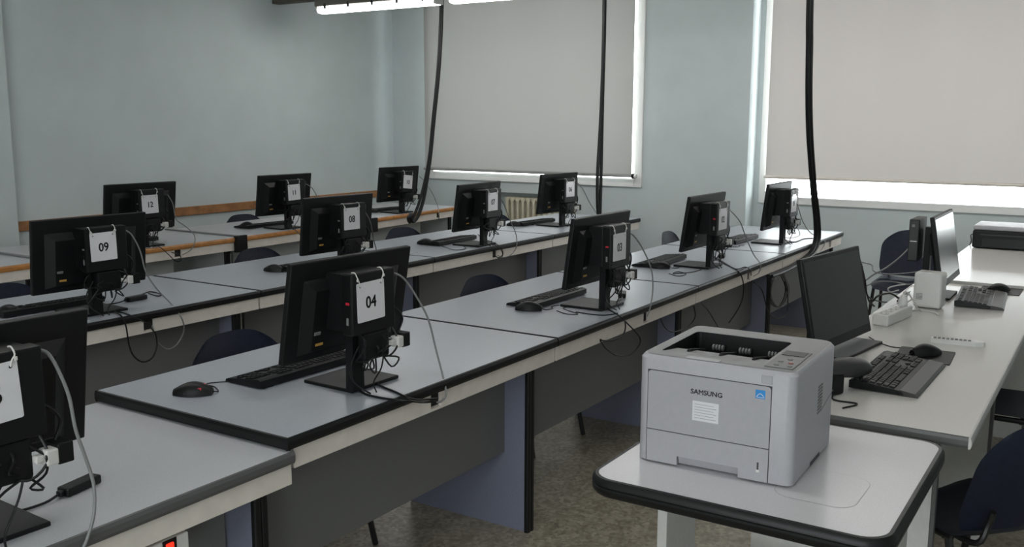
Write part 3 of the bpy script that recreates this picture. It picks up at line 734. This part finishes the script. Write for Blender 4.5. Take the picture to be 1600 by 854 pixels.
lead([(938, 532), (948, 545), (965, 555), (985, 553), (998, 540), (1000, 528), (990, 515), (975, 500)], 1.735, 1.735, 'black lead hanging in a loop below the desk of card 03')
desklead([(1108, 398), (1125, 408), (1143, 417), (1150, 421)], 'black lead drooping over the edge of the desk of card 02', .0034, ([(1158, 430), (1162, 448), (1159, 470), (1150, 488), (1139, 504)], 1.735, 1.80))
desklead([(1115, 400), (1135, 412), (1150, 420), (1165, 417), (1172, 422)], 'short black lead entering the tray hole of card 02', .003, ([(1174, 430)], 1.745, 1.745))
lead([(1096, 473), (1106, 484), (1116, 500), (1122, 510)], 1.76, 1.85, 'black lead hanging under the seam between cards 03 and 02')
lead([(1032, 498), (1040, 512), (1053, 518), (1075, 510), (1086, 495), (1084, 478)], 1.77, 1.77, 'black lead looping under the desk of card 02')
lead([(1178, 441), (1190, 452), (1198, 480), (1205, 494), (1218, 497), (1229, 488), (1231, 465), (1226, 440)], 1.76, 1.80, 'black lead hanging under the desk of card 01')
for k, dx in enumerate((0, 3, -3)):
    lead([(1216+dx, 425), (1205+dx, 440), (1202+dx, 460), (1210+dx, 476), (1220+dx, 478), (1228+dx, 465), (1230+dx, 448), (1222+dx, 428)], 1.78+.01*k, 1.80+.01*k, ('inner', 'middle grey', 'outer')[k]+' strand of the coiled cable under the desk of card 01', .004, 'cable_grey' if k == 1 else 'cable_black')
desklead([(160, 478), (178, 486), (190, 494)], 'black lead hanging in a long loop below card 09', .0034, ([(197, 510), (202, 540), (210, 557), (224, 565), (238, 558), (245, 540), (243, 522), (236, 512)], 3.432, 3.44))
desklead([(175, 486), (195, 489), (215, 498)], 'short black lead reaching the tray hole of card 09', .003, ([(226, 503), (234, 506)], 3.435, 3.45))
desklead([(200, 470), (228, 457), (240, 456), (252, 460), (246, 462), (232, 458)], 'thin black lead curled on the desk of card 09', .0028)
desklead([(235, 380), (250, 386)], 'black lead looping over the orange edge below card 12', .003, ([(262, 396), (275, 408), (283, 406), (280, 398), (268, 394)], 5.17, 5.17), DZ)
desklead([(452, 352), (462, 360), (470, 368)], 'black lead crossing the orange edge below card 11', .003, ([(480, 380), (490, 388)], 5.17, 5.19), DZ)
desklead([(752, 376), (765, 378), (776, 384)], 'black lead looping at the tray hole of card 07', .003, ([(784, 392), (785, 400), (778, 403)], 3.435, 3.435))
desklead([(747, 366), (757, 374), (770, 378), (782, 386)], 'second black lead at the tray hole of card 07', .003, ([(786, 396), (780, 402), (774, 400)], 3.435, 3.437))
desklead([(1222, 372), (1240, 378), (1255, 373), (1270, 372)], 'black lead running from the stand of card 01 to the hanging bundle', .003)
lead([(1232, 340), (1243, 352), (1250, 366), (1240, 371), (1225, 371)], 1.87, 1.95, 'thin grey lead curling behind the stand of card 01', .002, 'cable_grey')
desklead([(900, 487), (920, 490), (940, 492), (955, 491), (965, 489)], 'thin black lead lying on the desk of card 03', .0025)
desklead([(870, 485), (885, 490), (903, 490), (880, 481), (905, 476)], 'curled thin black lead on the desk of card 03', .002)
desklead([(1045, 427), (1060, 431), (1072, 428), (1060, 424), (1052, 427), (1080, 425), (1096, 421)], 'knotted thin black lead on the desk of card 02', .002)
desklead([(690, 384), (710, 390), (728, 388), (720, 382)], 'thin black lead lying on the middle row by card 07', .002)

# adapters lying on desks
def hub(px, py, z, L, yaw, label):
    p = PZ(px, py, z); t = thing('power_adapter', p, yaw, label, 'adapter', 'black adapters on the desks')
    MB().box(-L/2, L/2, -.018, .018, 0, .022, .005).build('body', 'black_plastic', t)
    MB().box(-L/2-.012, -L/2, -.008, .008, .004, .018, .003).build('strain_relief', 'black_plastic', t)
    MB().tube([(-L/2-.01, 0, .011), (-L/2-.05, .0, .006), (-L/2-.10, .02, .004), (-L/2-.14, .06, .004)], .003, 6, 4).build('lead', 'cable_black', t, True)
hub(125, 764, DZ-.0355, .10, math.radians(12), 'black adapter lying on the lower desk of card 05')
hub(213, 469, DZ, .10, math.radians(5), 'black adapter lying on the middle row by card 09')
hub(972, 463, DZ, .09, math.radians(25), 'black adapter lying beside the stand of card 03')
hub(1128, 402, DZ, .09, math.radians(15), 'black adapter lying third along from the lower desk by card 02')
# red-lit power strip under the tray of desk 05
p = PY(259, 848, 1.78)
ps = thing('power_strip', (p.x, p.y, p.z), 0, 'white power strip with glowing red switch under the lower desk', 'power strip')
MB().box(-.16, .055, -.012, .03, -.04, .012, .004).build('body', 'white_plastic', ps)
MB().box(-.010, .010, -.018, -.011, -.022, .004, .002).build('switch', 'red_light', ps)
MB().box(-.018, .020, -.0135, -.011, -.031, .012, .001).build('switch_frame', 'black_plastic', ps)
MB().box(-.10, -.09, 0, .02, .012, .6-p.z if .6-p.z > .02 else .03).build('hanger', 'white_plastic', ps)

# ------------------------------------------------------------------ hanging cable bundles
def bundle(pts, Y, label, strands, r):
    P = [PY(x, y, Y) for x, y in pts]; top = P[0].copy(); top.z = ZC; top.x = P[0].x+(P[0].x-P[1].x)*.4
    t = thing('cable_bundle', (0, 0, 0), 0, label, 'cable', 'cable bundles hanging from the ceiling')
    for k, (ox, oy, spread) in enumerate(strands):
        Q = [top+Vector((ox, oy, 0))]
        for i, q in enumerate(P):
            u = i/(len(P)-1); Q.append(q + Vector((ox + spread*math.sin(math.pi*min(1, max(0, (u-.45)/.5))), oy, 0)))
        MB().tube(Q, r, 8, 5).build('cable', 'cable_black', t, True)
    return t
bundle([(690, 0), (688, 60), (684, 120), (677, 190), (671, 250), (664, 300), (656, 330), (647, 346), (641, 340), (643, 334)], 5.19, 'black cable bundle hanging from the ceiling to the orange-edged desk', [(-.010, 0, -.05), (.012, .004, .0), (0, -.01, -.02)], .0125)
bundle([(945, 0), (944, 60), (942, 130), (940, 200), (938, 270), (937, 320), (937, 344)], 3.50, 'black cable bundle hanging from the ceiling beside the radiator', [(-.012, 0, -.035), (.012, .004, .01)], .0135)
bundle([(1266, 0), (1265, 70), (1264, 140), (1265, 200), (1268, 250), (1272, 300), (1277, 345), (1277, 375), (1268, 396), (1245, 412), (1222, 424), (1203, 431)], 1.722, 'thick black cable bundle hanging from the ceiling to the desk of card 01', [(-.014, 0, -.01), (.012, .004, .012), (0, -.012, .0), (-.004, .012, -.02)], .0105)

# ------------------------------------------------------------------ chairs
def chair(x, y, yaw, label, group='blue plastic chairs'):
    # local: seat front towards -y, backrest at +y
    t = thing('chair', (x, y, 0), math.radians(yaw), label, 'chair', group)
    def seat(u, v):
        a = 2*u-1; yy = -.20+.40*v; wd = .215*(1-.06*(1-v))*(1-.35*max(0, (abs(v-.5)*2-.75)/.25)**2*.4)
        return Vector((a*wd, yy, .445-.018*(1-a*a)-.03*max(0, (.18-v)/.18)**2+.02*max(0, (v-.85)/.15)**2))
    MB().surf(seat, 14, 14, .007).build('seat', 'chair_blue', t, True)
    def back(u, v):
        a = 2*u-1; lim = 1-.30*max(0, (v-.62)/.38)**2.4-.12*max(0, (.25-v)/.25)**2
        xx = a*.225*lim; z = .462+.323*v - .05*abs(a)**3.5*max(0, v-.3)
        return Vector((xx, .205+.085*v-.035*a*a, z))
    MB().surf(back, 16, 12, .007).build('backrest', 'chair_blue', t, True)
    for s in (-1, 1):
        MB().tube([(s*.185, -.13, .425), (s*.215, -.205, .01), (s*.216, -.208, 0)], .011, 8, 0).build('leg', 'steel_black', t, True)
        MB().tube([(s*.185, .12, .425), (s*.215, .235, .01), (s*.216, .238, 0)], .011, 8, 0).build('leg', 'steel_black', t, True)
        MB().tube([(s*.17, .10, .43), (s*.17, .20, .435), (s*.15, .214, .49), (s*.15, .226, .53)], .009, 8, 4).build('back_upright', 'steel_black', t, True)
        MB().tube([(s*.185, -.14, .424), (s*.185, .13, .424)], .011, 8, 0).build('seat_rail', 'steel_black', t, True)
    MB().tube([(-.185, -.12, .418), (.185, -.12, .418)], .009, 8, 0).build('cross_rail', 'steel_black', t, True)
    MB().tube([(-.185, .10, .418), (.185, .10, .418)], .009, 8, 0).build('cross_rail', 'steel_black', t, True)
    return t
for x, y, yw, lb in ((2.31, 2.42, 2, 'blue plastic chair tucked behind card 04 beside the lower desk'), (3.86, 2.40, -4, 'blue plastic chair tucked behind card 03 second along from the lower desk'), (6.24, 2.42, 6, 'blue plastic chair tucked behind card 01 at the thick cable bundle'),
                     (2.40, 4.12, 0, 'blue plastic chair tucked behind card 09 of the middle row, fourth from the radiator'), (3.98, 4.12, 3, 'blue plastic chair tucked behind card 08 of the middle row, third from the radiator'), (5.34, 4.12, -2, 'blue plastic chair tucked behind card 07 of the middle row, second from the radiator'), (6.58, 4.12, 0, 'blue plastic chair tucked behind card 06 of the middle row, closest to the radiator'),
                     (5.38, 5.82, 0, 'blue plastic chair between the back row and the left wall')):
    chair(x, y, yw, lb)
chair(7.02, 1.235, -90, 'blue plastic chair standing by the window wall beside the white desk')
chair(2.955, .315, 144, 'blue plastic chair pushed under the long white desk beside the printer table')
chair(4.18, .36, 180, 'blue plastic chair pushed under the far half of the long white desk')

# ------------------------------------------------------------------ things on the long white desk
monitor(3.45, .862, 171.8, 12, .350, DZ, 'black monitor with dark screen turned to the aisle, behind the laser printer', w=.505, hh=.325, base=(-.20, .16, -.01, .13), post=(0, -.05), group='monitors on the white desk', tags=False)
monitor(4.83, .705, 180, 10, .392, DZ, 'black monitor with pale reflecting screen beside the white box', w=.52, hh=.325, base=(-.12, .12, -.06, .068), post=(0, -.058), group='monitors on the white desk', tags=False)
mp = thing('mini_computer', (4.83, .705, DZ), math.pi, 'black mini computer behind the monitor beside the white box', 'computer', 'mini computers behind monitors')
MB().box(-.06, .13, -.125, -.080, .17, .365, .004).build('case', 'black_plastic', mp)
MB().box(.129, .133, -.122, -.083, .175, .36, .0015).build('front_panel', 'dark_grey', mp)
MB().box(.132, .1345, -.112, -.10, .33, .342).build('port', 'cable_grey', mp)
MB().box(.132, .1345, -.116, -.088, .262, .266).build('status_mark', 'white_plastic', mp)

# keyboards face -y here (user at -y): rotate by pi
keyboard(3.172, .577, DZ, math.radians(180-1), 'black keyboard with grey palm rest next to the laser printer', 'keyboards on the white desk', singly=True, rest=True)
keyboard(4.80, .532, DZ, math.radians(180+4), 'black keyboard with grey palm rest beside the white box', 'keyboards on the white desk', rest=True)
def pad(x, y, yaw, label):
    o = MB().prism(rrect(-.105, .105, -.09, .09, .008, 4), 0, .003).build('mouse_pad', 'key_black', None)
    o.location = (x, y, DZ); o.rotation_euler = (0, 0, yaw); tag(o, label, 'mouse pad', 'mouse pads on the white desk')
pad(3.520, .542, math.radians(3), 'black mouse pad beside the keyboard next to the laser printer')
pad(5.13, .47, math.radians(0), 'black mouse pad at the end of the long white desk')
mouse(3.525, .540, DZ+.003, math.radians(180+50), 'black mouse on the pad next to the laser printer', 'mice on the white desk', lead=[(0, -.056, .010), (.0, -.075, .004), (.03, -.13, .0015), (.05, -.20, -.0005)])
mouse(5.10, .475, DZ+.003, math.radians(180+50), 'black mouse on the pad at the end of the long white desk', 'mice on the white desk', lead=[(0, -.056, .010), (.0, -.075, .004), (.03, -.13, .0015), (.05, -.18, -.0005)])

# remote control: white with dark keys along the top
rc = thing('remote_control', (3.782, .475, DZ), math.radians(-90+6), 'slim white remote control with dark keys lying on the long white desk', 'remote control')
MB().prism([(-.088, -.018), (.06, -.022), (.088, -.012), (.092, 0), (.088, .012), (.06, .022), (-.088, .018)], 0, .016).build('body', 'white_plastic', rc)
for k in range(9):
    for s in (0, 1): MB().box(-.080+k*.0145, -.080+k*.0145+.010, .002-s*.012, .010-s*.012, .016, .0185, .001).build('button', 'mid_grey', rc)
# socket strip
sk = thing('socket_strip', PZ(1395, 500, DZ), math.radians(-8), 'white socket strip with a plug in it on the long white desk', 'socket strip')
MB().box(-.15, .14, -.032, .032, 0, .046, .006).build('body', 'white_plastic', sk)
for k in range(5):
    MB().lathe([(.019, 0), (.021, .001), (.021, .0015)], 18, Matrix.Translation((-.11+k*.055, 0, .046))).build('socket', 'panel_white', sk)
    for s in (-1, 1): MB().lathe([(.0028, 0), (.0028, .0008)], 8, Matrix.Translation((-.11+k*.055, s*.0095, .0476))).build('pin_hole', 'groove', sk)
MB().lathe([(.018, 0), (.018, .022), (.012, .036), (.006, .045)], 16, Matrix.Translation((.11, 0, .048))).build('plug', 'white_plastic', sk, True)
MB().tube([(.11, 0, .09), (.115, .0, .105), (.15, -.01, .09), (.20, -.03, .03), (.26, -.03, .004)], .003, 6, 5).build('plug_lead', 'cable_white', sk, True)
# white upright box
wb_ = thing('white_box', (4.495, .69, DZ), math.radians(-4), 'white upright plastic box next to the socket strip', 'box')
MB().box(-.05, .05, -.058, .058, .003, .158, .012, 3).build('shell', 'white_plastic', wb_)
for xx, yy in ((-.035, -.04), (.035, -.04), (-.035, .04), (.035, .04)): MB().lathe([(.007, 0), (.007, .006)], 10, Matrix.Translation((xx, yy, 0))).build('foot', 'mid_grey', wb_)
for k in range(5): MB().box(-.0512, -.049, .018, .045, .04+k*.006, .042+k*.006).build('vent_slot', 'mid_grey', wb_)
MB().tube([(.03, .058, .03), (.035, .08, .02), (-.02, .10, .004), (-.10, .09, .004)], .0035, 6, 5).build('lead', 'cable_white', wb_, True)
# grey rounded device between printer and keyboard
dv = thing('handset', (2.87, .70, DZ), math.radians(-28), 'grey rounded handset on a black cradle between laser printer and keyboard', 'handset')
MB().box(-.03, .025, -.035, .035, 0, .062, .008, 3).build('cradle', 'black_plastic', dv)
def hs(u): return .040*(math.sin(math.pi*min(1, .16+.74*u)))**.6
MB().tube([(-.03, 0, .088), (.03, 0, .092), (.09, 0, .086), (.13, 0, .078), (.160, 0, .066)], hs, 16, 6).xf(Matrix.Diagonal((1, 1, .78, 1))).build('grip', 'dark_grey', dv, True)
MB().tube([(-.02, -.035, .01), (-.06, -.07, .004), (-.03, -.13, .003), (-.10, -.14, .003)], .0025, 6, 5).build('lead', 'cable_black', dv, True)

# inkjet printer with pale lid
ij = thing('inkjet_printer', (6.90, .64, DZ+.012), 0, 'black inkjet printer with pale lid on the white desk by the window', 'printer')
MB().box(-.17, .17, -.24, .165, .004, .118, .012, 3).build('body', 'black_plastic', ij)
MB().box(-.168, .168, -.238, .163, .119, .148, .008, 2).build('lid', 'printer_grey', ij)
MB().box(-.173, -.168, -.215, .12, .086, .094, .001).build('tray_slot', 'dark_grey', ij)
MB().box(-.172, -.168, -.20, .11, .012, .07, .002).build('front_door', 'black_gloss', ij)
for xx in (-.14, .14):
    for yy in (-.2, .13): MB().lathe([(.012, 0), (.012, .006)], 10, Matrix.Translation((xx, yy, 0))).build('foot', 'black_plastic', ij)
MB().tube([(.10, .165, .06), (.06, .20, .06), (0, .19, .02), (-.04, .215, -.06), (-.05, .215, -.20)], .004, 6, 5).build('lead', 'cable_black', ij, True)

# tangle behind the white desk's monitors
def tang(pts, Ya, Yb, r, mt, label): cable('tangled_cable', pxpath(pts, Ya, Yb), r, mt, label, 'cables tangled behind the white desk')
tang([(1449, 362), (1430, 378), (1408, 400), (1385, 418), (1366, 428), (1352, 438)], .80, .95, .004, 'cable_grey', 'thick grey cable slanting from the mini computer beside the white box')
tang([(1343, 405), (1348, 425), (1352, 450), (1358, 470), (1366, 478)], .90, .95, .004, 'cable_black', 'black cable hanging behind the dark-screened monitor')
tang([(1346, 412), (1352, 438), (1356, 462), (1372, 470), (1392, 472), (1406, 470)], .92, .90, .003, 'cable_black', 'thin black cable curving from the dark-screened monitor to the socket strip')
tang([(1350, 448), (1370, 440), (1395, 440), (1420, 444), (1432, 440)], .95, .85, .003, 'cable_grey', 'grey cable crossing in front of the blue chair seat')
tang([(1345, 409), (1362, 414), (1366, 424), (1390, 428), (1420, 426), (1436, 424)], .95, .83, .0025, 'cable_grey', 'thin grey cable across the backrest of the blue chair')
tang([(1364, 470), (1372, 462), (1390, 458), (1402, 464), (1410, 472), (1418, 482)], .90, .80, .0045, 'cable_black', 'black cable arching down to the socket strip')
tang([(1414, 444), (1400, 446), (1388, 450), (1391, 456), (1404, 453)], .86, .86, .003, 'cable_white', 'white cable curled at the desk edge by the white box')
tang([(1432, 452), (1416, 458), (1408, 464), (1402, 470)], .84, .82, .0035, 'cable_black', 'short black cable beside the white box')
desklead([(1413, 488), (1430, 484), (1446, 485), (1460, 488), (1466, 492)], 'white cable lying in front of the white box', .003, None, DZ, 'cable_white', 'tangled_cable', 'cables tangled behind the white desk')
desklead([(1480, 470), (1472, 464), (1466, 458), (1476, 452)], 'thin black cable beside the far keyboard', .002, None, DZ, 'cable_black', 'tangled_cable', 'cables tangled behind the white desk')
desklead([(1358, 526), (1372, 534), (1392, 541), (1408, 543)], 'thin black cable from the dark-screened monitor to the mouse pad', .0018, None, DZ, 'cable_black', 'tangled_cable', 'cables tangled behind the white desk')
